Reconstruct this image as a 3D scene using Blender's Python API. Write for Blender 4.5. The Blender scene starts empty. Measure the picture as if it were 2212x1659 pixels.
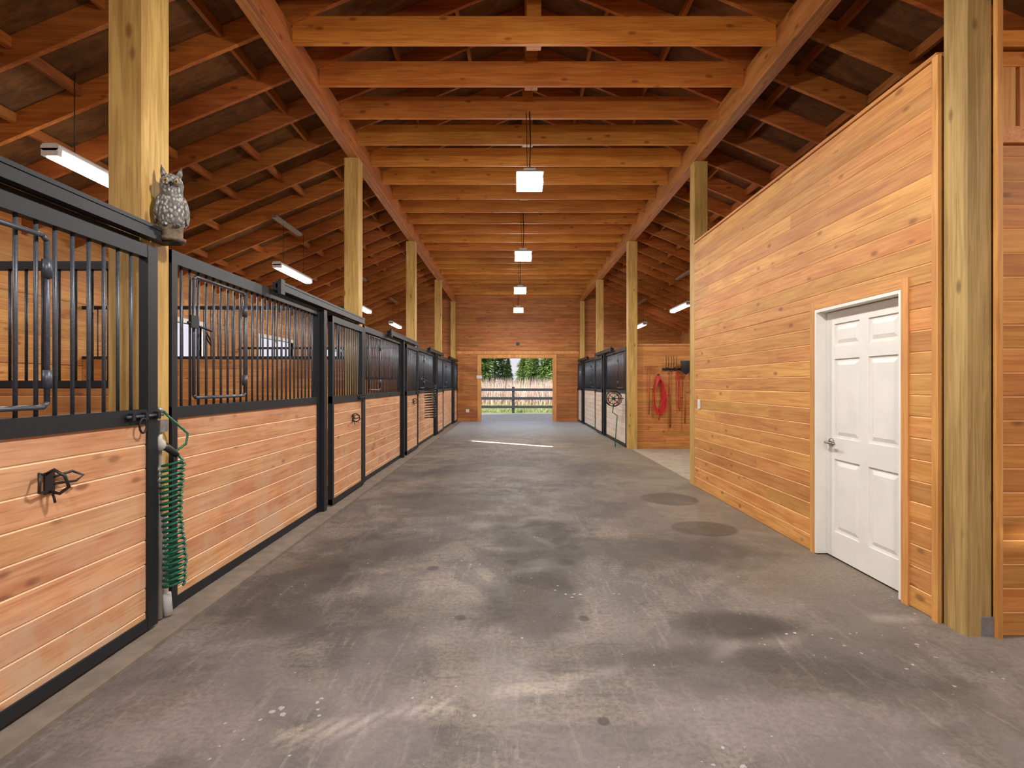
import bpy, math, random
from mathutils import Vector, Matrix
random.seed(7)
sc=bpy.context.scene
sc.view_settings.view_transform='Standard'
sc.view_settings.look='None'

def lin(c):
    c=c/255.0
    return c/12.92 if c<=0.04045 else ((c+0.055)/1.055)**2.4
def C(r,g,b): return (lin(r),lin(g),lin(b),1)

# ---------------------------------------------------------------- materials
class NT:
    def __init__(s,name):
        m=bpy.data.materials.new(name); m.use_nodes=True
        s.m=m; s.t=m.node_tree; s.n=s.t.nodes; s.l=s.t.links
        s.b=s.n['Principled BSDF']
    def new(s,typ,**kw):
        n=s.n.new(typ)
        for k,v in kw.items():
            setattr(n,k,v)
        return n
    def link(s,a,b): s.l.new(a,b)
    def math(s,op,a,b=None,c=None,clamp=False):
        n=s.new('ShaderNodeMath',operation=op); n.use_clamp=clamp
        for i,v in enumerate((a,b,c)):
            if v is None: continue
            if isinstance(v,(int,float)): n.inputs[i].default_value=v
            else: s.link(v,n.inputs[i])
        return n.outputs[0]
    def vmath(s,op,a,b=None):
        n=s.new('ShaderNodeVectorMath',operation=op)
        for i,v in enumerate((a,b)):
            if v is None: continue
            if isinstance(v,tuple): n.inputs[i].default_value=v
            else: s.link(v,n.inputs[i])
        return n
    def mix(s,f,a,b,blend='MIX'):
        n=s.new('ShaderNodeMix',data_type='RGBA',blend_type=blend)
        for idx,v in ((0,f),(6,a),(7,b)):
            if isinstance(v,(int,float,tuple)): n.inputs[idx].default_value=v
            else: s.link(v,n.inputs[idx])
        return n.outputs[2]
    def noise(s,vec,scale,detail=4,rough=.55,dist=0):
        n=s.new('ShaderNodeTexNoise'); n.inputs['Scale'].default_value=scale
        n.inputs['Detail'].default_value=detail; n.inputs['Roughness'].default_value=rough
        n.inputs['Distortion'].default_value=dist
        s.link(vec,n.inputs['Vector']); return n.outputs['Fac']
    def maprange(s,v,a,b,c=0,d=1,smooth=True):
        n=s.new('ShaderNodeMapRange'); n.interpolation_type='SMOOTHSTEP' if smooth else 'LINEAR'
        s.link(v,n.inputs[0])
        for i,x in enumerate((a,b,c,d)): n.inputs[i+1].default_value=x
        return n.outputs[0]
    def bump(s,h,strength,dist=.01):
        n=s.new('ShaderNodeBump'); n.inputs['Strength'].default_value=strength
        n.inputs['Distance'].default_value=dist
        s.link(h,n.inputs['Height']); s.link(n.outputs[0],s.b.inputs['Normal'])

PITCH=.133
def wood(name,c1,c2,axis='x',rough=.62,groove=None,var=.28,knots=True,grainscale=1.0,dirt=None):
    t=NT(name)
    g=t.new('ShaderNodeNewGeometry')
    rnd=g.outputs['Random Per Island']
    comb=t.new('ShaderNodeCombineXYZ')
    for i,k in enumerate((37.,19.,53.)):
        t.link(t.math('MULTIPLY',rnd,k),comb.inputs[i])
    pos=t.vmath('ADD',g.outputs['Position'],comb.outputs[0]).outputs[0]
    ai='xyz'.index(axis)
    sc1=[14*grainscale]*3; sc1[ai]=.9
    v1=t.vmath('MULTIPLY',pos,tuple(sc1)).outputs[0]
    n1=t.noise(v1,1.6,6,.62,.9)
    sc2=[5.0]*3; sc2[ai]=1.6
    v2=t.vmath('MULTIPLY',pos,tuple(sc2)).outputs[0]
    n2=t.noise(v2,1.0,3,.5,.2)
    sc3=[46*grainscale]*3; sc3[ai]=1.6
    v3=t.vmath('MULTIPLY',pos,tuple(sc3)).outputs[0]
    n3=t.noise(v3,1.5,3,.6,.4)
    f=t.math('ADD',t.math('MULTIPLY',n1,.75),t.math('MULTIPLY',n2,.4))
    f=t.maprange(f,.40,.76)
    col=t.mix(f,c1,c2)
    c3=(c2[0]*.62,c2[1]*.55,c2[2]*.5,1)
    col=t.mix(t.maprange(n3,.50,.72,0,.5),col,c3)
    if knots:
        sk=[6.5]*3; sk[ai]=2.9
        vk=t.vmath('MULTIPLY',pos,tuple(sk)).outputs[0]
        vo=t.new('ShaderNodeTexVoronoi'); vo.inputs['Scale'].default_value=1.0
        t.link(vk,vo.inputs['Vector'])
        kf=t.maprange(vo.outputs['Distance'],.06,.17,.7,0)
        dark=(c2[0]*.38,c2[1]*.3,c2[2]*.25,1)
        col=t.mix(kf,col,dark)
    h=t.new('ShaderNodeHueSaturation')
    t.link(col,h.inputs['Color'])
    t.link(t.maprange(rnd,0,1,1-var,1+var,False),h.inputs['Value'])
    r2=t.math('FRACT',t.math('MULTIPLY',rnd,13.7))
    t.link(t.maprange(r2,0,1,.494,.507,False),h.inputs['Hue'])
    col=h.outputs[0]
    if groove:
        sx=t.new('ShaderNodeSeparateXYZ'); t.link(g.outputs['Position'],sx.inputs[0])
        fr=t.math('FRACT',t.math('DIVIDE',t.math('ADD',sx.outputs[2],.0004),PITCH))
        ab=t.math('ABSOLUTE',t.math('SUBTRACT',fr,.5))
        gf=t.maprange(ab,.455,.488,0,.8)
        col=t.mix(gf,col,groove)
    if dirt:
        sx=t.new('ShaderNodeSeparateXYZ'); t.link(g.outputs['Position'],sx.inputs[0])
        dn=t.noise(g.outputs['Position'],3.0,5,.6,.3)
        lo=t.maprange(sx.outputs[2],0,.9,1,0)
        df=t.math('MULTIPLY',t.maprange(dn,.38,.7),t.math('ADD',t.math('MULTIPLY',lo,.6),.3))
        col=t.mix(df,col,dirt)
    t.link(col,t.b.inputs['Base Color'])
    t.b.inputs['Roughness'].default_value=rough
    t.bump(n1,.22,.006)
    return t.m

def plain(name,c,rough=.5,metal=0,nscale=30,namt=.12,bump=0,spec=.5):
    t=NT(name)
    g=t.new('ShaderNodeNewGeometry')
    n=t.noise(g.outputs['Position'],nscale,4,.6)
    dark=(c[0]*(1-namt*2),c[1]*(1-namt*2),c[2]*(1-namt*2),1)
    col=t.mix(t.maprange(n,.35,.65),dark,c)
    t.link(col,t.b.inputs['Base Color'])
    t.b.inputs['Roughness'].default_value=rough
    t.b.inputs['Metallic'].default_value=metal
    t.b.inputs['Specular IOR Level'].default_value=spec
    if bump: t.bump(n,bump,.01)
    return t.m
def emis(name,c,s):
    t=NT(name); t.b.inputs['Base Color'].default_value=c
    t.b.inputs['Emission Color'].default_value=c; t.b.inputs['Emission Strength'].default_value=s
    return t.m

W_wallY=wood('siding_along_y',C(212,154,86),C(184,120,60),'y',groove=C(236,190,132),var=.15)
W_wallX=wood('siding_along_x',C(206,142,76),C(174,108,50),'x',groove=C(230,178,118),var=.17)
W_far  =wood('siding_end_wall',C(186,120,60),C(150,84,36),'x',groove=C(152,92,44),var=.15)
W_stall=wood('stall_boards',C(218,164,120),C(192,130,86),'y',groove=C(242,212,176),var=.10,dirt=C(204,172,142))
W_stallR=wood('stall_boards_pale',C(222,206,188),C(202,180,160),'y',groove=C(164,140,120),var=.08,dirt=C(212,202,192))
W_part =wood('partition_boards',C(200,138,78),C(164,102,50),'x',groove=C(222,168,112),var=.14)
W_joist=wood('joist_wood',C(214,140,58),C(182,104,36),'x',rough=.55,var=.12)
W_raft =wood('rafter_wood',C(188,112,46),C(146,78,28),'x',rough=.6,var=.18)
W_purl =wood('purlin_wood',C(176,104,42),C(136,74,26),'y',rough=.6,var=.2,knots=False)
W_beam =wood('beam_wood',C(190,120,62),C(154,88,40),'y',rough=.55,var=.08,grainscale=.8)
W_post =wood('post_wood',C(208,168,98),C(170,128,66),'z',rough=.65,var=.06)
W_postR=wood('post_wood_weathered',C(184,150,94),C(144,112,64),'z',rough=.7,var=.05,grainscale=1.8)
W_trim =wood('trim_wood',C(216,154,88),C(188,122,62),'z',rough=.6,var=.06,knots=False)
W_trimY=wood('trim_wood_long',C(216,154,88),C(188,122,62),'y',rough=.6,var=.06,knots=False)
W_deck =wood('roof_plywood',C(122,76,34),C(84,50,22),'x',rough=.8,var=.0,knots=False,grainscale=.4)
M_black=plain('black_metal',C(34,37,42),.5,.0,60,.1,spec=.3)
M_bar  =plain('bar_metal',C(84,90,100),.4,.4,80,.15)
M_white=plain('white_paint',C(236,233,226),.4,0,4,.03)
M_whited=plain('white_plastic',C(225,225,222),.45,0,10,.03)
M_galv =plain('galvanised_metal',C(165,168,172),.4,.6,25,.12)
M_pvc  =plain('grey_pvc',C(190,186,178),.5,0,6,.08)
M_green=plain('green_hose_plastic',C(16,100,74),.3,0,20,.1)
M_dark =plain('dark_hose_rubber',C(38,36,36),.45,0,20,.1)
M_red  =plain('red_hose',C(206,50,44),.4,0,20,.1)
M_brass=plain('brushed_nickel',C(175,168,155),.25,.9,40,.08)
M_handle=plain('tool_handle',C(170,100,58),.6,0,8,.15)
M_curb =plain('curb_concrete',C(128,115,102),.8,0,9,.12,.2)
M_pad  =plain('pad_concrete',C(168,152,134),.8,0,5,.10,.2)
M_led  =emis('led_lens',(1,.97,.9,1),9)
M_tube =emis('tube_lens',(1,.99,.96,1),9)
M_fence=plain('black_fence_board',C(56,54,58),.7,0,12,.15)
M_bark =plain('bark',C(90,70,55),.9,0,12,.2)

def foliage(name,c1,c2):
    t=NT(name); g=t.new('ShaderNodeNewGeometry')
    col=t.mix(g.outputs['Random Per Island'],c1,c2)
    t.link(col,t.b.inputs['Base Color']); t.b.inputs['Roughness'].default_value=.8
    return t.m
M_conif=foliage('conifer_needles',C(94,128,64),C(184,206,120))
M_brush=foliage('dry_brush',C(196,166,148),C(244,222,204))
M_grass=foliage('grass_blades',C(120,150,72),C(190,190,124))

# floor
def floor_mat():
    t=NT('stained_concrete'); g=t.new('ShaderNodeNewGeometry'); P=g.outputs['Position']
    n1=t.noise(P,.55,5,.6,.5); n2=t.noise(P,2.2,6,.62,.8); n3=t.noise(P,38,5,.75)
    col=t.mix(t.maprange(n1,.38,.62),C(98,91,86),C(133,120,107))
    col=t.mix(t.maprange(n2,.42,.68,0,.6),col,C(143,132,122))
    col=t.mix(t.maprange(t.noise(P,1.1,6,.66,1.4),.47,.58,0,.6),col,C(82,75,73))
    # scuffs: streaky noise in two directions
    s1=t.noise(t.vmath('MULTIPLY',P,(9,1.3,1)).outputs[0],1.6,6,.7,1.2)
    col=t.mix(t.maprange(s1,.52,.66,0,.35),col,C(160,148,138))
    s2=t.noise(t.vmath('MULTIPLY',P,(1.5,7,1)).outputs[0],1.4,6,.7,1.6)
    col=t.mix(t.maprange(s2,.54,.68,0,.4),col,C(70,63,60))
    col=t.mix(t.maprange(n3,.42,.62,0,.5),col,C(66,60,58))
    sx=t.new('ShaderNodeSeparateXYZ'); t.link(P,sx.inputs[0])
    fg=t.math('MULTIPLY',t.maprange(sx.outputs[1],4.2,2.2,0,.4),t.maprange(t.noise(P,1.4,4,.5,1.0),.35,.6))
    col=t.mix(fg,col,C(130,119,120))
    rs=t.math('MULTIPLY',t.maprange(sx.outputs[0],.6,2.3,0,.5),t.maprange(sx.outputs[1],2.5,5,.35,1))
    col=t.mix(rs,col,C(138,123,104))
    door_daylight=t.maprange(sx.outputs[1],12,18.5,0,.8)  # daylight from the end door painted into the floor colour
    col=t.mix(door_daylight,col,C(160,166,172))
    dist=t.noise(P,3.5,4,.6)
    dvec=t.math('MULTIPLY',t.math('SUBTRACT',dist,.5),1.0)
    def spot(x,y,rx,ry,soft,amt,c,wob=.6):
        nonlocal col
        v=t.vmath('SUBTRACT',P,(x,y,0)).outputs[0]
        v=t.vmath('MULTIPLY',v,(1/rx,1/ry,0)).outputs[0]
        ln=t.vmath('LENGTH',v).outputs['Value']
        ln=t.math('ADD',ln,t.math('MULTIPLY',dvec,wob))
        f=t.maprange(ln,1-soft,1+soft,amt,0)
        col=t.mix(f,col,c)
    dk=C(52,46,42)
    spot(1.92,6.49,.33,.36,.06,.65,C(76,65,52),.1); spot(1.86,5.16,.31,.27,.06,.65,C(76,65,52),.1)
    spot(0.1,6.2,1.3,1.2,.5,.5,C(74,67,61),2.0)
    spot(.17,4.75,.46,.85,.4,.75,dk,1.2); spot(.14,3.50,.32,.6,.25,.7,dk,.7)
    spot(1.33,3.08,.36,.17,.4,.65,dk,.8); spot(-1.1,4.6,.6,.5,.5,.5,dk,1.5)
    spot(-1.0,3.2,.8,.3,.5,.45,dk,1.6); spot(1.2,4.5,.9,.45,.5,.5,dk,1.6); spot(0,8.8,1.6,1.4,.6,.4,dk,1.5)
    spot(1.2,2.6,.9,.2,.5,.4,dk,1.5); spot(-.8,6.6,.8,.9,.5,.4,dk,1.6); spot(-1.5,3.9,.35,.6,.5,.5,dk,1.4)
    spot(.1,2.75,1.0,.14,.6,.3,dk,1.8)
    for x,y,r in ((-.6,4.05,.045),(-.31,3.19,.035),(.43,3.18,.035),(0,4.18,.05),(.42,4.18,.07),(.38,2.21,.025)):
        spot(x,y,r,r*1.1,.3,.7,C(46,39,36),.3)
    # paint / lime specks
    vo=t.new('ShaderNodeTexVoronoi'); vo.inputs['Scale'].default_value=14; t.link(P,vo.inputs['Vector'])
    near=t.maprange(sx.outputs[1],6.5,2.4,.3,1)
    thr=t.math('MULTIPLY',t.maprange(t.noise(P,1.6,3,.5),.46,.74,0,.20),near)
    pn=t.math('ADD',vo.outputs['Distance'],t.math('MULTIPLY',t.math('SUBTRACT',t.noise(P,40,4,.7),.5),.5))
    sf=t.math('MULTIPLY',t.math('LESS_THAN',pn,thr),.55)
    col=t.mix(sf,col,C(196,190,186))
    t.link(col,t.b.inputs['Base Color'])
    t.link(t.maprange(n2,.3,.7,.5,.78),t.b.inputs['Roughness'])
    t.b.inputs['Specular IOR Level'].default_value=.3
    t.bump(n3,.4,.005)
    return t.m
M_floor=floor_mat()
def ground_mat():
    t=NT('field_ground'); g=t.new('ShaderNodeNewGeometry'); P=g.outputs['Position']
    col=t.mix(t.maprange(t.noise(P,.5,5,.6),.4,.6),C(130,146,82),C(184,166,126))
    t.link(col,t.b.inputs['Base Color']); t.b.inputs['Roughness'].default_value=.9
    return t.m
M_ground=ground_mat()
def owl_mat():
    t=NT('owl_feathers'); g=t.new('ShaderNodeNewGeometry'); P=g.outputs['Position']
    vo=t.new('ShaderNodeTexVoronoi'); vo.inputs['Scale'].default_value=70
    t.link(t.vmath('MULTIPLY',P,(1,1,.6)).outputs[0],vo.inputs['Vector'])
    n=t.noise(P,28,5,.6)
    col=t.mix(t.maprange(vo.outputs['Distance'],.2,.6),C(190,188,182),C(84,82,82))
    col=t.mix(t.maprange(n,.42,.6,0,.7),col,C(112,107,100))
    t.link(col,t.b.inputs['Base Color']); t.b.inputs['Roughness'].default_value=.6
    t.bump(vo.outputs['Distance'],.8,.008)
    return t.m
M_owl=owl_mat()

# ---------------------------------------------------------------- mesh builder
class M:
    def __init__(s): s.v=[];s.f=[];s.mi=[];s.sm=[];s.mats=[]
    def mat(s,m):
        if m not in s.mats: s.mats.append(m)
        return s.mats.index(m)
    def add(s,vs,fs,m,smooth=False):
        o=len(s.v); s.v+= [tuple(p) for p in vs]; i=s.mat(m)
        for f in fs:
            s.f.append([o+k for k in f]); s.mi.append(i); s.sm.append(smooth)
    def box(s,x0,x1,y0,y1,z0,z1,m):
        if x0>x1:x0,x1=x1,x0
        if y0>y1:y0,y1=y1,y0
        if z0>z1:z0,z1=z1,z0
        v=[(x,y,z) for z in (z0,z1) for y in (y0,y1) for x in (x0,x1)]
        s.add(v,[(0,2,3,1),(4,5,7,6),(0,1,5,4),(2,6,7,3),(0,4,6,2),(1,3,7,5)],m)
    def prism(s,poly,axis,a,b,m):
        n=len(poly); vs=[]
        for t in (a,b):
            for p,q in poly:
                vs.append({'x':(t,p,q),'y':(p,t,q),'z':(p,q,t)}[axis])
        fs=[tuple(range(n)),tuple(reversed(range(n,2*n)))]
        for i in range(n):
            j=(i+1)%n; fs.append((i,i+n,j+n,j))
        s.add(vs,fs,m)
    def cbox(s,x0,x1,y0,y1,z0,z1,c,m,axis='z'):
        if axis=='z': a0,a1,b0,b1,t0,t1=x0,x1,y0,y1,z0,z1
        if axis=='x': a0,a1,b0,b1,t0,t1=y0,y1,z0,z1,x0,x1
        if axis=='y': a0,a1,b0,b1,t0,t1=x0,x1,z0,z1,y0,y1
        poly=[(a0+c,b0),(a1-c,b0),(a1,b0+c),(a1,b1-c),(a1-c,b1),(a0+c,b1),(a0,b1-c),(a0,b0+c)]
        s.prism(poly,axis,t0,t1,m)
    def tube(s,pts,r,m,seg=8,closed=False):
        pts=[Vector(p) for p in pts]; n=len(pts)
        rr=r if isinstance(r,(list,tuple)) else [r]*n
        up=None; vs=[];fs=[]
        for i in range(n):
            if closed: d=(pts[(i+1)%n]-pts[i-1])
            else: d=pts[min(i+1,n-1)]-pts[max(i-1,0)]
            if d.length<1e-9: d=Vector((0,0,1))
            d.normalize()
            if up is None:
                up=Vector((0,0,1)) if abs(d.z)<.9 else Vector((1,0,0))
            a=d.cross(up)
            if a.length<1e-6: a=d.orthogonal()
            a.normalize(); up=a.cross(d); 
            for k in range(seg):
                th=2*math.pi*k/seg
                vs.append(pts[i]+a*math.cos(th)*rr[i]+up*math.sin(th)*rr[i])
        m_=n if closed else n-1
        for i in range(m_):
            j=(i+1)%n
            for k in range(seg):
                l=(k+1)%seg
                fs.append((i*seg+k,i*seg+l,j*seg+l,j*seg+k))
        if not closed:
            fs.append(tuple(reversed(range(seg)))); fs.append(tuple(range((n-1)*seg,n*seg)))
        s.add(vs,fs,m,True)
    def ell(s,c,r,m,rings=10,seg=16,rot=None):
        vs=[];fs=[]
        c=Vector(c)
        for i in range(rings+1):
            ph=math.pi*i/rings
            for k in range(seg):
                th=2*math.pi*k/seg
                p=Vector((r[0]*math.sin(ph)*math.cos(th),r[1]*math.sin(ph)*math.sin(th),r[2]*math.cos(ph)))
                if rot: p=rot@p
                vs.append(c+p)
        for i in range(rings):
            for k in range(seg):
                l=(k+1)%seg; fs.append((i*seg+k,(i+1)*seg+k,(i+1)*seg+l,i*seg+l))
        s.add(vs,fs,m,True)
    def obj(s,name,parent=None,loc=None):
        me=bpy.data.meshes.new(name); me.from_pydata(s.v,[],s.f)
        for m in s.mats: me.materials.append(m)
        me.polygons.foreach_set('material_index',s.mi)
        me.polygons.foreach_set('use_smooth',s.sm); me.update()
        o=bpy.data.objects.new(name,me); sc.collection.objects.link(o)
        if loc: o.location=loc
        if parent: o.parent=parent
        return o
def empty(name,loc=(0,0,0)):
    e=bpy.data.objects.new(name,None); sc.collection.objects.link(e); e.location=loc; e.empty_display_size=.1
    return e

def siding(mb,axis,c0,c1,u0,u1,z0,z1,m,holes=(),lim=None,board=3.6,ch=.006):
    k=math.floor(z0/PITCH+1e-6)
    z=k*PITCH
    while z<z1-1e-6:
        a=max(z,z0); b=min(z+PITCH,z1)
        cuts=[a,b]
        for h in holes:
            for hz in (h[2],h[3]):
                if a+.004<hz<b-.004: cuts.append(hz)
        cuts.sort()
        off=random.random()*board
        for i in range(len(cuts)-1):
            p,q=cuts[i],cuts[i+1]
            iv=[(u0,u1)]
            if lim:
                l=lim(q); iv=[(max(u0,l[0]),min(u1,l[1]))]
                if iv[0][1]-iv[0][0]<.02: continue
            for h in holes:
                if h[2]-1e-4<=(p+q)/2<=h[3]+1e-4:
                    nv=[]
                    for s_,e_ in iv:
                        if h[1]<=s_ or h[0]>=e_: nv.append((s_,e_)); continue
                        if h[0]>s_: nv.append((s_,h[0]))
                        if h[1]<e_: nv.append((h[1],e_))
                    iv=nv
            for s_,e_ in iv:
                cur=s_; nx=s_+ (off if off>.5 else off+board)
                while cur<e_-1e-6:
                    e2=min(nx,e_)
                    if e_-e2<.25: e2=e_
                    c_=ch if q-p>.03 else .001
                    poly=[(c0+c_,p),(c1-c_,p),(c1,p+c_),(c1,q-c_),(c1-c_,q),(c0+c_,q),(c0,q-c_),(c0,p+c_)]
                    mb.prism(poly,axis,cur,e2,m)
                    cur=e2; nx=cur+board*(.7+.6*random.random())
        z+=PITCH

# ---------------------------------------------------------------- dimensions
XL=-2.08; XR=2.50; XC=.21
OL=-5.9; OR=6.32
YB=-2.4; YF=19.88
ZB=4.47; ZT=4.77; SL=.417
def roofz(x):
    h=2.29+.07
    return ZT+ (h-abs(x-XC))*SL
posts=[3.0+4.22*k for k in range(-1,5)]

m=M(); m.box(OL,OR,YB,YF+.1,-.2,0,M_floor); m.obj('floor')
m=M(); m.box(2.56,OR-.05,7.6,11.4,0,.012,M_pad); m.obj('wash_bay_pad')
m=M()
m.box(XL+.002,XL+.20,YB,YF-.15,0,.022,M_curb); m.obj('concrete_curb')
m=M(); m.box(-80,80,-40,140,-.35,-.21,M_ground); m.obj('ground')
m=M(); m.box(-4,5,YF+.1,25.5,-.21,-.02,M_pad); m.obj('concrete_apron')
m=M(); m.box(-7,7,-12,YB-.15,-.21,-.02,M_pad); m.obj('concrete_apron')

m=M()
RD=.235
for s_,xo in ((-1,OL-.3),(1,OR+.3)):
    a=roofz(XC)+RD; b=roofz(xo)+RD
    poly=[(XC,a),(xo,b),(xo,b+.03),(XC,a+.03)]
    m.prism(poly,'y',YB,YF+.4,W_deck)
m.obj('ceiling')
m=M()
ys=[]
yy=5.72
while yy>YB+.1: yy-=.705
yy+=.705
while yy<YF-.05: ys.append(yy); yy+=.705
for y in ys:
    for xo in (OL-.05,OR+.05):
        sgn=-1 if xo<XC else 1
        xr=XC+sgn*.03
        a=roofz(xr); b=roofz(xo)
        poly=[(xr,a),(xo,b),(xo,b+.23),(xr,a+.23)]
        m.prism(poly,'y',y-.022,y+.022,W_raft)
m.obj('roof_rafters')
m=M()
for x in (-5.3,-4.65,-4.0,-3.35,-2.7,3.1,3.75,4.4,5.05,5.7,-1.4,-.6,1.0,1.8):
    for i in range(len(ys)-1):
        if random.random()<.8:
            dx=random.uniform(-.06,.06)
            zz=roofz(x+dx)
            m.box(x+dx-.02,x+dx+.02,ys[i]+.023,ys[i+1]-.023,zz+.12,zz+.215,W_purl)
m.obj('roof_blocking')
m=M(); m.cbox(XC-.028,XC+.028,YB,YF,roofz(XC)-.02,roofz(XC)+.22,.004,W_beam,'y'); m.obj('ridge_beam')
for x0,x1 in ((XL-.14,XL),(XR,XR+.14)):
    m=M()
    m.cbox(x0,x0+.046,YB,YF,ZB,ZT,.003,W_beam,'y')
    m.cbox(x0+.047,x0+.093,YB,YF,ZB,ZT,.003,W_beam,'y')
    m.cbox(x0+.094,x0+.14,YB,YF,ZB,ZT,.003,W_beam,'y'); m.obj('support_beam')
m=M()
for y in ys:
    m.cbox(XL+.001,XR-.001,y-.022+.045,y+.022+.045,4.62,4.885,.003,W_joist,'x')
m.obj('ceiling_joists')
for y in (5.015,5.72,7.13,9.245,12.77,15.59):
    m=M(); m.cbox(XC-.07,XC+.07,y+.069,y+.16,4.64,roofz(XC)-.025,.004,W_joist); m.obj('king_post')

for k,y in enumerate(posts[:-1]):
    m=M(); m.cbox(XL-.2,XL-.001,y,y+.235 if k<2 else y+.2,0,ZB,.008,W_post); m.obj('wooden_post')
for y in posts[3:-1]:
    m=M(); m.cbox(XR+.001,XR+.2,y,y+.2,0,ZB,.008,W_post); m.obj('wooden_post')
m=M(); m.cbox(XR+.01,XR+.2,7.335,7.52,0,ZB,.008,W_post); m.obj('wooden_post')
m=M(); m.cbox(2.515,2.665,2.95,3.11,0,ZB,.01,W_postR)
m.box(2.60,2.666,2.944,3.0,0,.11,M_galv); m.obj('wooden_post')
for x0 in (XL-.2,XR+.02):
    m=M(); m.cbox(x0,x0+.18,YF-.14,YF-.003,0.0,ZB,.008,W_post); m.obj('wooden_post')

# ---------------------------------------------------------------- walls
def gl(z):
    h=(roofz(XC)+.2-z)/SL
    return (XC-h,XC+h)
m=M()
siding(m,'x',YF,YF+.08,OL,OR,0,6.0,W_far,holes=[(-1.17,1.54,0,2.38)],lim=gl)
m.obj('wall_far')
m=M()
siding(m,'x',YB-.08,YB,OL,OR,0,6.0,W_far,holes=[(-2.0,2.45,0,3.4)],lim=gl)  # unseen rear wall, added to stop sun reaching the visible floor
m.obj('unseen_back_wall')
m=M()
m.box(-1.29,-1.17,YF-.02,YF,0,2.50,W_trim); m.box(1.54,1.66,YF-.02,YF,0,2.50,W_trim)
m.box(-1.17,1.54,YF-.02,YF,2.38,2.50,W_trim)
m.box(XL,XR,YF-.022,YF-.002,2.52,2.62,W_trim)
m.box(-1.175,-1.15,YF,YF+.1,0,2.38,W_trim);m.box(1.52,1.545,YF,YF+.1,0,2.38,W_trim)
m.box(-1.17,1.54,YF,YF+.1,2.36,2.39,W_trim)
m.obj('trim_1')
wins=[(y+1.0,y+2.9,1.65,2.5) for y in posts[:-1]]
m=M(); siding(m,'y',OL-.08,OL,YB,YF,0,3.6,W_wallY,holes=wins,board=4); m.obj('wall_left')
for i,(a,b,c,d) in enumerate(wins):
    m=M()
    for p in ((a-.08,a,c-.08,d+.08),(b,b+.08,c-.08,d+.08)): m.box(OL-.09,OL+.02,p[0],p[1],p[2],p[3],M_white)
    m.box(OL-.09,OL+.02,a,b,d,d+.08,M_white); m.box(OL-.09,OL+.03,a,b,c-.08,c,M_white)
    mid=(a+b)/2; m.box(OL-.06,OL-.02,mid-.025,mid+.025,c,d,M_white)
    m.obj('window_%d'%(i+1))
m=M(); siding(m,'y',OR,OR+.08,YB,YF,0,3.6,W_wallY,board=4); m.obj('wall_right')

# tack room
D0,D1,DH=3.42,4.40,2.01
m=M()
siding(m,'y',2.51,2.53,3.13,7.33,0,3.33,W_wallY,holes=[(D0,D1,0,DH)],board=4.2)
m.box(2.53,2.63,3.13,D0-.002,0,3.32,W_trim); m.box(2.53,2.63,D1+.002,7.33,0,3.32,W_trim); m.box(2.53,2.63,D0-.002,D1+.002,DH+.002,3.32,W_trim)
m.obj('wall_tack_room_side')
m=M()
siding(m,'x',2.955,2.975,2.70,OR,0,2.73,W_wallX,board=3)
m.box(2.70,OR,2.975,3.07,0,2.70,W_trimY)
m.box(2.70,OR,2.93,3.07,2.73,2.82,W_trimY)
m.box(2.70,OR,2.95,3.10,3.16,3.24,W_joist)
m.box(2.70,OR,2.95,3.10,3.27,3.36,W_joist)
for x in (2.705,2.82,3.25,3.7,4.2,4.8): m.box(x,x+.05 if x!=2.705 else x+.09,2.955,3.08,2.82,3.16,W_trim)
m.obj('wall_tack_room_front')
m=M(); siding(m,'x',7.24,7.32,2.64,OR,0,3.33,W_wallX,board=4); m.obj('wall_tack_room_back')
m=M()
m.box(2.668,2.699,2.925,2.953,0,ZB,W_trim); m.obj('trim_2')
m=M()
m.box(2.49,2.51,3.112,3.16,0,3.33,W_trim)
m.box(2.495,2.63,3.13,7.33,3.325,3.35,W_trimY)
m.obj('trim_3')
m=M()
m.box(2.498,2.51,D1,D1+.065,0,DH+.065,W_trim); m.box(2.498,2.51,D0-.06,D0,0,DH+.065,W_trim); m.box(2.498,2.51,D0,D1,DH,DH+.065,W_trimY)
m.obj('trim_4')
m=M()
m.box(2.50,2.629,D1-.025,D1-.002,0.01,DH-.002,M_white); m.box(2.50,2.629,D0+.002,D0+.025,0.01,DH-.002,M_white); m.box(2.50,2.629,D0+.025,D1-.025,DH-.025,DH-.002,M_white)
dx=2.585; a,b=D0+.028,D1-.028
m.box(dx+.012,dx+.04,a,b,.015,DH-.03,M_white)
st=.105; mid=(a+b)/2
def rail(y0,y1,z0,z1): m.box(dx,dx+.012,y0,y1,z0,z1,M_white)
zs=[(.22,.80),(.97,1.60),(1.70,1.88)]
rail(a,a+st,.015,DH-.03); rail(b-st,b,.015,DH-.03); rail(mid-.05,mid+.05,.015,DH-.03)
for y0,y1 in ((a+st,mid-.05),(mid+.05,b-st)):
    prev=.015
    for z0,z1 in zs:
        rail(y0,y1,prev,z0); prev=z1
        i0,i1=.022,.05
        vs=[(dx+.012,y0+i0,z0+i0),(dx+.012,y1-i0,z0+i0),(dx+.012,y1-i0,z1-i0),(dx+.012,y0+i0,z1-i0),
            (dx+.002,y0+i1,z0+i1),(dx+.002,y1-i1,z0+i1),(dx+.002,y1-i1,z1-i1),(dx+.002,y0+i1,z1-i1)]
        m.add(vs,[(0,4,5,1),(1,5,6,2),(2,6,7,3),(3,7,4,0),(4,7,6,5)],M_white)
    rail(y0,y1,prev,DH-.03)
hy=b-.07; hz=.93
m.tube([(dx,hy,hz),(dx-.012,hy,hz)],.032,M_brass,20)
m.tube([(dx-.01,hy,hz),(dx-.055,hy,hz)],.011,M_brass,12)
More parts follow.
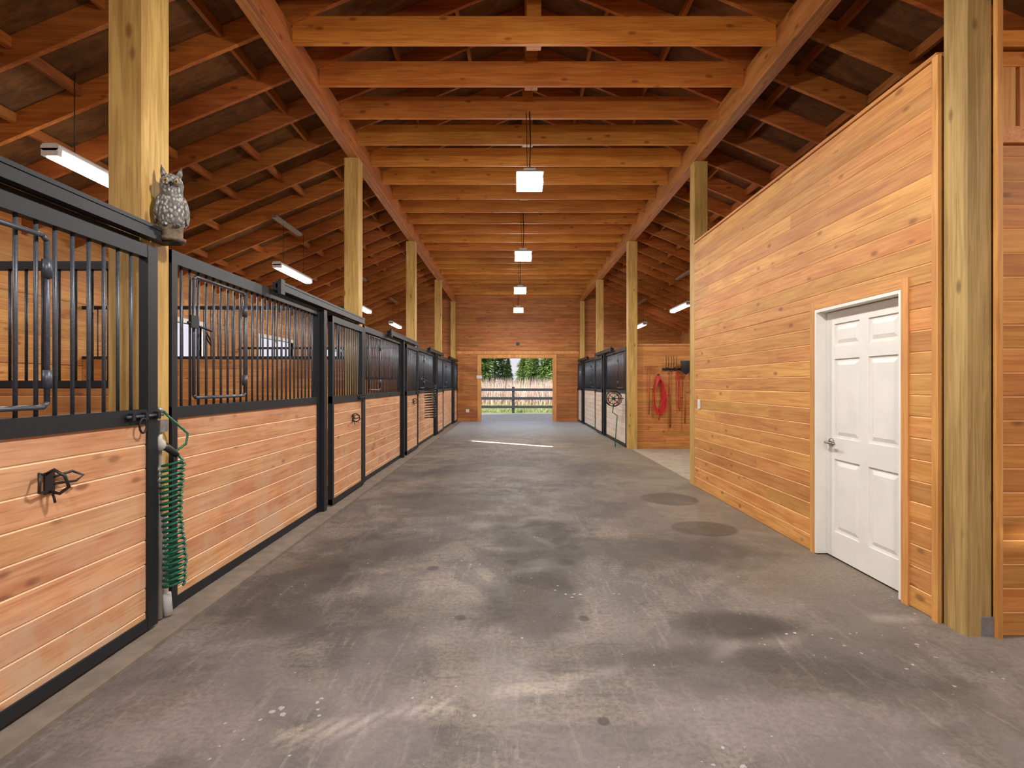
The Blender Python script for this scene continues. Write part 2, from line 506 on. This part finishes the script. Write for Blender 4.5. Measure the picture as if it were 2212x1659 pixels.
m.tube([(dx-.05,hy+.005,hz),(dx-.055,hy-.03,hz),(dx-.052,hy-.07,hz-.002),(dx-.045,hy-.11,hz-.004)],[.012,.011,.009,.008],M_brass,12)
m.obj('door_1')

m=M(); siding(m,'x',11.52,11.6,XR+.2,OR,0,2.23,W_wallX,board=3.4); m.box(XR+.2,OR,11.5,11.62,2.23,2.27,W_trimY); m.obj('wall_wash_bay')

# ---------------------------------------------------------------- stalls
def grille(m,x,y0,y1,z0,z1,r=.0085,sp=.092):
    n=max(1,round((y1-y0)/sp)); 
    for i in range(1,n):
        y=y0+(y1-y0)*i/n
        m.tube([(x,y,z0),(x,y,z1)],r,M_bar,8)
def feedwin(m,x,y0,y1,z0,z1):
    c=.02
    loop=[(x,y0+c,z0),(x,y1-c,z0),(x,y1,z0+c),(x,y1,z1-c),(x,y1-c,z1),(x,y0+c,z1),(x,y0,z1-c),(x,y0,z0+c)]
    for i in range(8): m.tube([loop[i],loop[(i+1)%8]],.011,M_bar,8)
    for z in (z0+.12,z1-.14):
        m.tube([(x,y1,z-.04),(x,y1,z+.04)],.019,M_bar,10)
def stall(side,p,wm,feed=True,doorwin=False):
    s_=1 if side=='L' else -1
    xf=XL if side=='L' else XR
    last=p>15
    def B(m,d0,d1,y0,y1,z0,z1,mt): m.box(xf+s_*d0,xf+s_*d1,y0,y1,z0,z1,mt)
    root=empty('horse_stall_front',(xf,p,0))
    def fin(m,name):
        o=m.obj(name); o.parent=root; o.matrix_parent_inverse=Matrix.Translation((-xf,-p,0)); return o
    y0,y1=p+(.24 if p<8 else .205),p+2.74
    m=M()
    a,b=sorted((xf-s_*.045,xf-s_*.005))
    siding(m,'y',a,b,y0+.03,y1-.03,.03,1.20,wm,board=9)
    B(m,-.055,.001,y0,y1,.023,.085,M_black); B(m,-.055,.008,y0,y1,1.19,1.26,M_black); B(m,-.055,.008,y0,y1,2.14,2.22,M_black)
    B(m,-.055,.01,y0,y0+.055,.023,2.22,M_black); B(m,-.055,.01,y1-.06,y1,.023,2.22,M_black)
    grille(m,xf-s_*.022,y0+.05,y1-.05,1.25,2.15)
    if feed: feedwin(m,xf+s_*.012,y0+.22,y0+.88,1.31,2.1)
    fin(m,'fixed_panel')
    e0,e1=p+2.98,p+(4.06 if last else 4.25)
    m=M()
    B(m,-.06,.055,y1+.0,y1+.09,.023,2.20,M_black)
    m2=M()
    a,b=sorted((xf+s_*.02,xf+s_*.05))
    siding(m2,'y',a,b,e0+.03,e1-.03,.08,1.19,wm,board=9)
    for z0,z1 in ((.04,.10),(1.18,1.26),(2.10,2.17)): 
        a2,b2=(.012,.062); m2.box(xf+s_*a2,xf+s_*b2,e0,e1,z0,z1,M_black)
    for q0,q1 in ((e0,e0+.05),(e1-.08,e1)): m2.box(xf+s_*.012,xf+s_*.064,q0,q1,.04,2.17,M_black)
    grille(m2,xf+s_*.036,e0+.05,e1-.08,1.25,2.11)
    if doorwin: feedwin(m2,xf+s_*.062,e0+.05,e0+.55,1.30,2.04)
    zz=1.225
    m2.tube([(xf+s_*.075,e1-.26,zz),(xf+s_*.075,e1+.03,zz)],.008,M_bar,8)
    for yy_ in (e1-.22,e1-.12,e1-.02): m2.box(xf+s_*.062,xf+s_*.088,yy_-.012,yy_+.012,zz-.02,zz+.02,M_black)
    ring=[(xf+s_*.085,e1-.15+.028*math.sin(t*.5236),zz-.05+.04*math.cos(t*.5236)) for t in range(12)]
    m2.tube(ring,.006,M_black,6,closed=True)
    fin(m2,'sliding_door')
    te=p+(4.05 if last else 4.27)
    B(m,.0,.03,p+1.62,te,2.22,2.285,M_black)
    B(m,.03,.075,p+1.62,te,2.215,2.235,M_black)
    B(m,.03,.075,p+1.62,te,2.275,2.295,M_black)
    B(m,.045,.07,p+1.62,te,2.235,2.275,M_black)
    B(m,.055,.085,p+1.60,p+1.68,2.18,2.31,M_black)
    B(m,-.055,-.005,p+2.7,p+4.2 if not last else te,2.17,2.22,M_black)
    fin(m,'door_track')
def partition(side,p,h1,h2,ex=0):
    xa,xb=(OL+.01,XL-.21) if side=='L' else (XR+.21,OR-.01)
    m=M(); yc=p+.1+ex
    siding(m,'x',yc-.02,yc+.02,xa,xb,0,h1,W_part,board=9)
    m.box(xa,xb,yc-.028,yc+.028,h1,h1+.04,M_black); m.box(xa,xb,yc-.028,yc+.028,h2-.045,h2,M_black)
    n=int((xb-xa)/.095)
    for i in range(1,n):
        x=xa+(xb-xa)*i/n; m.tube([(x,yc,h1+.03),(x,yc,h2-.03)],.008,M_bar,6)
    m.obj('stall_partition')
for k,p in enumerate(posts[:-1]):
    stall('L',p,W_stall,True,k==0)
for p in posts[3:-1]: stall('R',p,W_stallR)
partition('L',-1.22,1.38,2.12); partition('L',3.0,1.38,2.12,.05); partition('L',7.22,1.74,2.47)
for p in (11.44,15.66): partition('L',p,1.5,2.2)
partition('R',15.66,1.5,2.2)

def bridle(x,y,z,s_=1):
    m=M()
    m.box(x,x+s_*.008,y-.025,y+.025,z-.05,z+.045,M_dark)
    m.tube([(x+s_*.008,y-.02,z+.04),(x+s_*.05,y-.03,z+.06),(x+s_*.09,y-.02,z+.03),(x+s_*.09,y+.0,z-.02),(x+s_*.05,y,z-.05),(x+s_*.008,y,z-.04)],.007,M_dark,8)
    m.tube([(x+s_*.005,y-.02,z+.035),(x+s_*.03,y-.08,z+.05),(x+s_*.05,y-.10,z+.01),(x+s_*.03,y-.08,z-.03),(x+s_*.01,y-.02,z-.04)],.006,M_dark,8)
    m.tube([(x+s_*.005,y+.02,z+.02),(x+s_*.03,y+.09,z+.035),(x+s_*.05,y+.13,z+.01),(x+s_*.04,y+.10,z-.01),(x+s_*.005,y+.02,z-.01)],.006,M_dark,8)
    m.tube([(x+s_*.02,y,z-.05),(x+s_*.03,y,z-.09)],.005,M_dark,8)
    m.obj('bridle_hook')
bridle(XL+.051,2.33,.97); bridle(XL+.051,6.78,.97); bridle(XL+.051,10.9,1.05)

m=M()
m.box(XL+.026,XL+.045,3.38,3.46,1.76,1.84,M_black); m.tube([(XL+.035,3.36,1.79),(XL+.035,3.62,1.76)],.008,M_black,8)
m.tube([(XL+.045,3.55,1.74+.0),(XL+.05,3.58,1.70),(XL+.045,3.6,1.66),(XL+.04,3.56,1.70)],.006,M_black,8,closed=True)
m.obj('window_latch')

m=M()
m.tube([(XL+.02,3.11,.03),(XL+.02,3.11,1.16)],.016,M_pvc,12)
m.tube([(XL+.025,3.155,.03),(XL+.025,3.155,.62)],.014,M_white,12)
m.tube([(XL+.035,3.165,.03),(XL+.028,3.158,.16)],.026,M_whited,12)
m.box(XL+.001,XL+.045,3.08,3.15,1.12,1.19,M_galv)
m.obj('electrical_conduit')

def coil(x,y,z0,z1,r,turns,tr,mt,top,wob=1):
    m=M(); pts=[]; n=turns*16
    for i in range(n+1):
        t=i/n; th=2*math.pi*turns*t; rr=r*(1+.08*math.sin(t*9)+.04*math.sin(t*41))
        ox=.006*wob*math.sin(t*7); oy=.008*wob*math.sin(t*5+1)
        tilt=.010*math.sin(th+1)
        pts.append((x+ox+rr*math.cos(th),y+oy+rr*math.sin(th),z0+(z1-z0)*t+tilt))
    m.tube(pts,tr,mt,6); m.tube(top+[pts[-1]],tr,mt,6)
    return m
hx,hy_=XL+.108,3.10
m=coil(hx,hy_,.22,.95,.053,23,.0075,M_green,[(XL+.03,3.13,1.24),(XL+.06,3.16,1.19),(XL+.09,3.2,1.14),(XL+.12,3.22,1.10),(XL+.12,3.2,1.04),(XL+.09,3.14,1.0)])
m.tube([(XL+.03,3.13,1.24),(XL+.003,3.11,1.26)],.012,M_galv,8)
m.tube([(XL+.05,3.07,1.05),(XL+.08,3.09,1.03),(XL+.12,3.12,.98)],[.03,.022,.016],M_dark,10)
m.tube([(XL+.09,3.10,1.02),(XL+.09,3.12,.94)],.012,M_dark,8)
m.ell((XL+.055,3.062,1.05),(.035,.02,.035),M_pvc)
m.obj('coiled_garden_hose')
m=coil(XL+.24,11.95,.62,1.35,.12,13,.010,M_dark,[(XL+.08,11.7,1.5),(XL+.10,11.8,1.56),(XL+.12,11.85,1.5)],1.5)
m.tube([(XL+.066,11.68,1.5),(XL+.10,11.7,1.5)],.012,M_dark,8)
m.obj('coiled_air_hose')

m=M(); rx,ry,rz=XR-.26,11.75,1.08
for dy in (-.07,.07):
    ring=[(rx+.17*math.cos(t*.2618),ry+dy,rz+.17*math.sin(t*.2618)) for t in range(24)]
    m.tube(ring,.010,M_dark,6,closed=True)
    for t in range(4):
        a=t*math.pi/4; m.tube([(rx-.17*math.cos(a),ry+dy,rz-.17*math.sin(a)),(rx+.17*math.cos(a),ry+dy,rz+.17*math.sin(a))],.006,M_dark,6)
for j in range(6):
    yy_=ry-.055+j*.022
    m.tube([(rx+.12*math.cos(t*.2618),yy_,rz+.12*math.sin(t*.2618)) for t in range(24)],.012,M_handle,6,closed=True)
m.tube([(rx,ry-.09,rz),(rx,ry+.09,rz)],.03,M_dark,10)
m.tube([(rx,ry+.08,rz),(XR-.012,ry+.08,rz)],.012,M_dark,6)
m.tube([(rx,ry-.02,rz-.12),(rx-.03,ry-.04,rz-.3),(rx+.08,ry-.02,rz-.38),(rx+.05,ry-.02,rz-.75),(rx+.02,ry-.08,rz-1.06)],.011,M_green,6)
m.obj('hose_reel')

yw=11.515
m=M(); m.box(3.25,4.2,yw-.03,yw,1.70,1.745,M_black)
for x in (3.3,3.5,3.65,3.8,3.95,4.1): m.tube([(x,yw-.02,1.70),(x,yw-.09,1.69),(x,yw-.10,1.74)],.006,M_black,6)
m.obj('tool_rack')
def fork(x,h,tines,w,up=True,mt=M_black):
    m=M(); y=yw-.06
    m.tube([(x,y,1.66),(x+random.uniform(-.02,.02),y+.02,1.66-h)],.014,M_handle,8)
    m.tube([(x-w/2,y,1.76),(x,y,1.72),(x+w/2,y,1.76)],.008,mt,6)
    m.tube([(x,y,1.64),(x,y,1.74)],.011,mt,6)
    for i in range(tines):
        xx=x-w/2+w*i/(tines-1); m.tube([(xx,y,1.76),(xx,y-.04,1.86),(xx,y-.02,2.0 if up else 1.9)],.005,mt,6)
    m.obj('pitchfork')
fork(3.42,1.2,5,.22); fork(3.98,1.25,8,.28,False)
m=M(); y=yw-.06
m.tube([(3.15,y,1.78),(2.85,y,1.78)],.01,M_handle,6)
for i in range(8): m.tube([(2.86+i*.04,y,1.78),(2.86+i*.04,y-.03,1.70)],.005,M_handle,6)
m.tube([(2.96,y,1.78),(2.95,y+.02,.75)],.012,M_handle,8)
m.obj('garden_rake')
m=M(); y=yw-.13
m.tube([(3.72,y,1.65),(3.70,y+.01,.55)],.015,M_handle,8)
m.add([(3.60,y,1.9),(3.82,y,1.9),(3.80,y-.02,1.66),(3.72,y-.02,1.6),(3.62,y-.02,1.66),(3.72,y-.05,1.78)],[(0,5,4),(0,1,5),(1,2,5),(2,3,5),(3,4,5)],M_black,True)
m.obj('shovel')
m=M()
for j in range(6):
    w=.07+.012*j; cx=3.15+.006*j; pts=[]
    for t in range(20):
        a=2*math.pi*t/20; pts.append((cx+w*math.sin(a)*(1-.35*math.cos(a)),yw-.03-.014*j,1.22+.38*math.cos(a)-.02*j))
    m.tube(pts,.012,M_red,6,closed=True)
m.tube([(3.2,yw-.13,1.42),(3.36,yw-.12,1.38),(3.34,yw-.12,1.15),(3.2,yw-.12,1.0),(3.15,yw-.10,.62)],.010,M_red,6)
m.tube([(3.15,yw,1.6),(3.15,yw-.13,1.6)],.012,M_black,6)
m.obj('red_hose')
for x,l in ((3.56,.8),(3.84,.6)):
    m=M(); m.tube([(x,yw-.04,1.68),(x+.02,yw-.05,1.68-l),(x+.05,yw-.05,1.62-l),(x+.07,yw-.05,1.7-l),(x+.05,yw-.04,1.5),(x+.01,yw-.04,1.69)],.010,M_red if l>.7 else M_handle,6)
    m.tube([(x+.005,yw,1.66),(x+.005,yw-.06,1.67)],.008,M_black,6); m.obj('lead_rope')

def plate(name,axis,x,y,z,w,h,mt=M_whited):
    m=M()
    if axis=='y': m.box(x-w/2,x+w/2,y-.012,y,z-h/2,z+h/2,mt); m.box(x-w/6,x+w/6,y-.018,y-.012,z-h/4,z+h/4,mt)
    else: m.box(x-.012,x,y-w/2,y+w/2,z-h/2,z+h/2,mt); m.box(x-.02,x-.012,y-w/8,y+w/8,z-h/6,z+h/6,mt)
    m.obj(name)
plate('electrical_outlet','y',-1.66,YF-.002,.40,.12,.12)
plate('light_switch','y',-1.22,YF-.022,1.66,.2,.12)
plate('light_switch','x',2.508,7.12,1.13,.08,.12)
plate('wall_sensor','y',.22,YF-.002,2.9,.12,.12,M_black)

# ---------------------------------------------------------------- owl statue
ox,oy,oz=XL+.085,3.12,2.23
root=empty('owl_statue',(ox,oy,oz))
def fin(o):
    o.parent=root; return o
R=Matrix.Rotation(math.radians(30),3,'Z')
def L(p): return tuple(R@Vector(p))
m=M()
rings=[(.085,.052),(.10,.066),(.14,.076),(.19,.078),(.24,.070),(.275,.058),(.30,.058),(.33,.062),(.36,.056),(.385,.038),(.395,.015)]
vs=[];fs=[];seg=24
for z,r in rings:
    for k in range(seg):
        th=2*math.pi*k/seg
        vs.append(L((r*math.cos(th),r*.85*math.sin(th)-(.012 if z>.29 else 0),z)))
for i in range(len(rings)-1):
    for k in range(seg):
        l=(k+1)%seg; fs.append((i*seg+k,i*seg+l,(i+1)*seg+l,(i+1)*seg+k))
fs.append(tuple(reversed(range(seg)))); fs.append(tuple(range((len(rings)-1)*seg,len(rings)*seg)))
m.add(vs,fs,M_owl,True)
for s_ in (-1,1):
    m.tube([L((s_*.032,-.02,.37)),L((s_*.043,-.018,.405)),L((s_*.05,-.012,.44))],[.02,.013,.002],M_owl,10)
    m.ell(L((s_*.068,.008,.19)),(.022,.05,.085),M_owl,rot=R@Matrix.Rotation(math.radians(s_*-6),3,'Y'))
    m.tube([L((s_*.06,.02,.13)),L((s_*.035,.045,.075))],[.03,.008],M_owl,10)
    m.ell(L((s_*.026,-.060,.337)),(.024,.012,.024),M_owl,rot=R)
    m.ell(L((s_*.03,-.05,.09)),(.018,.028,.014),M_owl,rot=R)
m.tube([L((0,.04,.13)),L((0,.075,.05))],[.03,.012],M_owl,10)
fin(m.obj('body'))
m=M()
M_eye=plain('owl_eye_yellow',C(170,140,60),.2); M_pupil=plain('owl_pupil',C(10,10,10),.2)
for s_ in (-1,1):
    m.ell(L((s_*.026,-.070,.337)),(.012,.006,.012),M_eye,rot=R); m.ell(L((s_*.026,-.075,.337)),(.006,.004,.006),M_pupil,rot=R)
m.tube([L((0,-.062,.328)),L((0,-.082,.318)),L((0,-.08,.30))],[.011,.008,.001],M_pupil,8)
fin(m.obj('face'))
m=M()
rr=[(0,.070),(.02,.072),(.022,.056),(.06,.058),(.09,.062),(.095,.045)]
vs=[];fs=[]
for z,r in rr:
    for k in range(seg):
        th=2*math.pi*k/seg; q=r*(1+.05*math.sin(3*th+z*30)+.03*math.sin(7*th)); vs.append((q*math.cos(th),q*math.sin(th),z))
for i in range(len(rr)-1):
    for k in range(seg):
        l=(k+1)%seg; fs.append((i*seg+k,i*seg+l,(i+1)*seg+l,(i+1)*seg+k))
fs.append(tuple(reversed(range(seg)))); fs.append(tuple(range((len(rr)-1)*seg,len(rr)*seg)))
m.add(vs,fs,plain('owl_stump',C(112,94,76),.8,0,25,.25,.6),True)
m.box(-.083,.04,-.05,.05,-.008,0,M_black)
fin(m.obj('stump_base'))

# ---------------------------------------------------------------- light fixtures
def area(name,loc,sx,sy,pw,col,rot=(0,0,0),spread=None,parent=None):
    l=bpy.data.lights.new(name,'AREA'); l.shape='RECTANGLE'; l.size=sx; l.size_y=sy; l.energy=pw; l.color=col
    if spread: l.spread=spread
    o=bpy.data.objects.new(name,l); sc.collection.objects.link(o); o.location=loc; o.rotation_euler=rot
    if parent:
        o.parent=parent; o.matrix_parent_inverse=Matrix.Translation(parent.location).inverted()
    return o
def point(name,loc,r,pw,col,parent):
    l=bpy.data.lights.new(name,'POINT'); l.energy=pw; l.color=col; l.shadow_soft_size=r
    o=bpy.data.objects.new(name,l); sc.collection.objects.link(o); o.location=loc
    o.parent=parent; o.matrix_parent_inverse=Matrix.Translation(parent.location).inverted()
WARM=(1,.97,.92)
LK=.60
for y in (-1.05,2.65,6.35,10.05,13.75,17.4):  # first two fixtures are out of view, added as fill light
    root=empty('hanging_led_light',(XC,y,3.75))
    m=M()
    w=.155
    vs=[(-w,-w,0),(w,-w,0),(w,w,0),(-w,w,0),(-w+.012,-w+.012,.12),(w-.012,-w+.012,.12),(w-.012,w-.012,.12),(-w+.012,w-.012,.12)]
    m.add(vs,[(0,3,2,1),(0,1,5,4),(1,2,6,5),(2,3,7,6),(3,0,4,7)],M_led)
    m.box(-.16,.16,-.16,.16,.12,.14,M_galv); m.box(-.07,.07,-.07,.07,.14,.20,M_whited)
    m.tube([(0,0,.2),(.01,0,.5),(0,0,.90)],.008,M_dark,6)
    m.tube([(0,0,.2),(-.03,0,.25),(-.04,0,.9)],.004,M_dark,6)
    o=m.obj('housing'); o.parent=root
    k=(1.35 if y<3 else 1.0)*LK
    area('led_lamp',(XC,y,3.74),.3,.3,118*k,WARM,parent=root)
    point('led_glow',(XC,y,3.66),.06,108*k,WARM,root)
for x,ylist in ((-3.78,(.15,4.35,8.55,12.75,16.6)),(4.2,(.6,8.4,12.6,16.8))):  # first tube of each row is out of view, added for fill
    for y in ylist:
        root=empty('fluorescent_light',(x,y,3.28))
        m=M(); Ln=1.35
        m.cbox(-.075,.075,0,Ln,.03,.09,.02,M_whited,'y')
        m.cbox(-.065,.065,.03,Ln-.03,-.02,.035,.02,M_tube,'y')
        for q in (.0,Ln-.04): m.box(-.07,.07,q,q+.04,-.01,.05,M_whited)
        zt=roofz(x)-3.28
        for q in (.25,Ln-.25): m.tube([(0,q,.09),(0,q,zt)],.004,M_dark,6)
        if y>5: m.box(-.04,.04,-.1,Ln*.7,zt-.05,zt-.005,M_galv)
        o=m.obj('housing'); o.parent=root
        area('tube_lamp',(x,y+Ln/2,3.25),.12,Ln-.1,64*LK,WARM,parent=root)
        point('tube_glow',(x,y+Ln/2,3.20),.05,32*LK,WARM,root)
# unseen lamp added under the roof, in place of sunlight on the aisle floor
area('added_sliver_lamp',(-.05,12.5,4.4),2.2,.04,26,(1,.9,.75),rot=(0,0,math.radians(-33)),spread=math.radians(2))

m=M()
for i in range(9):
    a=i/8; x=-5.75+.7*a
    m.tube([(x,2.98,1.9),(x,2.98-.28*math.sin(math.pi*a*.5+.4),1.7),(-5.4,2.96,1.25)],.007,M_black,6)
m.tube([(-5.8,2.98,1.9),(-5.0,2.98,1.9)],.009,M_black,6)
m.obj('hay_rack')

# ---------------------------------------------------------------- outside
g0=-.21
m=M(); yf=29.5
for x in (-6.0,-3.0+.1,.07,3.1,6.1,-9,9.1):
    m.cbox(x-.075,x+.075,yf,yf+.15,g0,1.25,.01,M_fence)
for z in (1.08,.60,.13): m.box(-12,12,yf-.04,yf,z-.075,z+.075,M_fence)
m.obj('paddock_fence')
def blades(name,mt,n,x0,x1,y0,y1,h0,h1,w,z=g0):
    m=M()
    for i in range(n):
        x=random.uniform(x0,x1); y=random.uniform(y0,y1); h=random.uniform(h0,h1); a=random.uniform(0,6.28)
        dx,dy=math.cos(a)*w,math.sin(a)*w; lx,ly=random.uniform(-.25,.25)*h,random.uniform(-.2,.2)*h
        m.add([(x-dx,y-dy,z),(x+dx,y+dy,z),(x+lx,y+ly,z+h)],[(0,1,2)],mt)
    m.obj(name)
blades('meadow_grass',M_grass,6000,-6,7,30,39,.08,.3,.02)
blades('dry_brush_thicket',M_brush,9000,-9,11,40,47,.6,2.3,.03)
def conifer_mesh(h,r,seed,n=9000):
    rd=random.Random(seed); m=M()
    m.tube([(0,0,0),(0,0,h*.95)],[.18,.02],M_bark,6)
    for i in range(n):
        t=rd.random()**.6; z=h*(1-t)*.98+.2; rad=r*t*(.8+.2*math.sin(z*6+rd.random()))
        a=rd.uniform(0,6.28); q=rad*math.sqrt(rd.uniform(.2,1))
        c=Vector((q*math.cos(a),q*math.sin(a),z-q*.25))
        d=Vector((math.cos(a),math.sin(a),rd.uniform(-.5,.3)))*rd.uniform(.3,.6)
        e=Vector((-math.sin(a),math.cos(a),rd.uniform(-.3,.3)))*rd.uniform(.07,.2)
        m.add([c-e,c+e,c+d],[(0,1,2)],M_conif)
    return m
protos=[]
for i,(h,r) in enumerate(((11,2.6),(9,2.3),(13,2.8))):
    o=conifer_mesh(h,r,i).obj('conifer_tree',loc=(-9+i*11,66+i*2,g0)); protos.append(o)
rd=random.Random(3)
for x,y in ((-5.2,51),(-3.4,53),(-1.9,58),(3.6,54),(5.4,51),(7.5,55),(9.4,60),(-8,55),(12,60),(4.6,62),(-4.5,62),(-7.5,64),(7.5,64),(2.6,66)):
    p=rd.choice(protos); o=bpy.data.objects.new('conifer_tree',p.data); sc.collection.objects.link(o)
    o.location=(x,y,g0); o.rotation_euler=(0,0,rd.uniform(0,6)); k=rd.uniform(.7,.95); o.scale=(k,k,k)
for x,y,k in ((.9,54,.36),(2.1,56,.45),(-.4,56,.42)):
    o=bpy.data.objects.new('conifer_tree',protos[0].data); sc.collection.objects.link(o)
    o.location=(x,y,g0); o.scale=(k,k,k)

# ---------------------------------------------------------------- lighting
w=bpy.data.worlds.new('sky'); sc.world=w; w.use_nodes=True
nt=w.node_tree; bg=nt.nodes['Background']
tc=nt.nodes.new('ShaderNodeTexCoord'); sp=nt.nodes.new('ShaderNodeSeparateXYZ'); rp=nt.nodes.new('ShaderNodeValToRGB')
nt.links.new(tc.outputs['Generated'],sp.inputs[0]); nt.links.new(sp.outputs[2],rp.inputs[0]); nt.links.new(rp.outputs[0],bg.inputs[0])
rp.color_ramp.elements[0].color=(.50,.46,.50,1); rp.color_ramp.elements[1].color=(.45,.62,.95,1); rp.color_ramp.elements[1].position=.8
bg.inputs[1].default_value=1.7
l=bpy.data.lights.new('sun','SUN'); l.energy=5.5; l.angle=.01; l.color=(1,.93,.82)
o=bpy.data.objects.new('sun',l); sc.collection.objects.link(o)
o.rotation_euler=Vector((.55,.70,-.62)).to_track_quat('-Z','Y').to_euler()

cam=bpy.data.cameras.new('camera'); cam.sensor_width=36; cam.lens=1150/2212*36; cam.clip_end=500; cam.clip_start=.05
co=bpy.data.objects.new('camera',cam); sc.collection.objects.link(co); co.location=(0,0,1.4); co.rotation_euler=(math.pi/2,0,0)
sc.camera=co
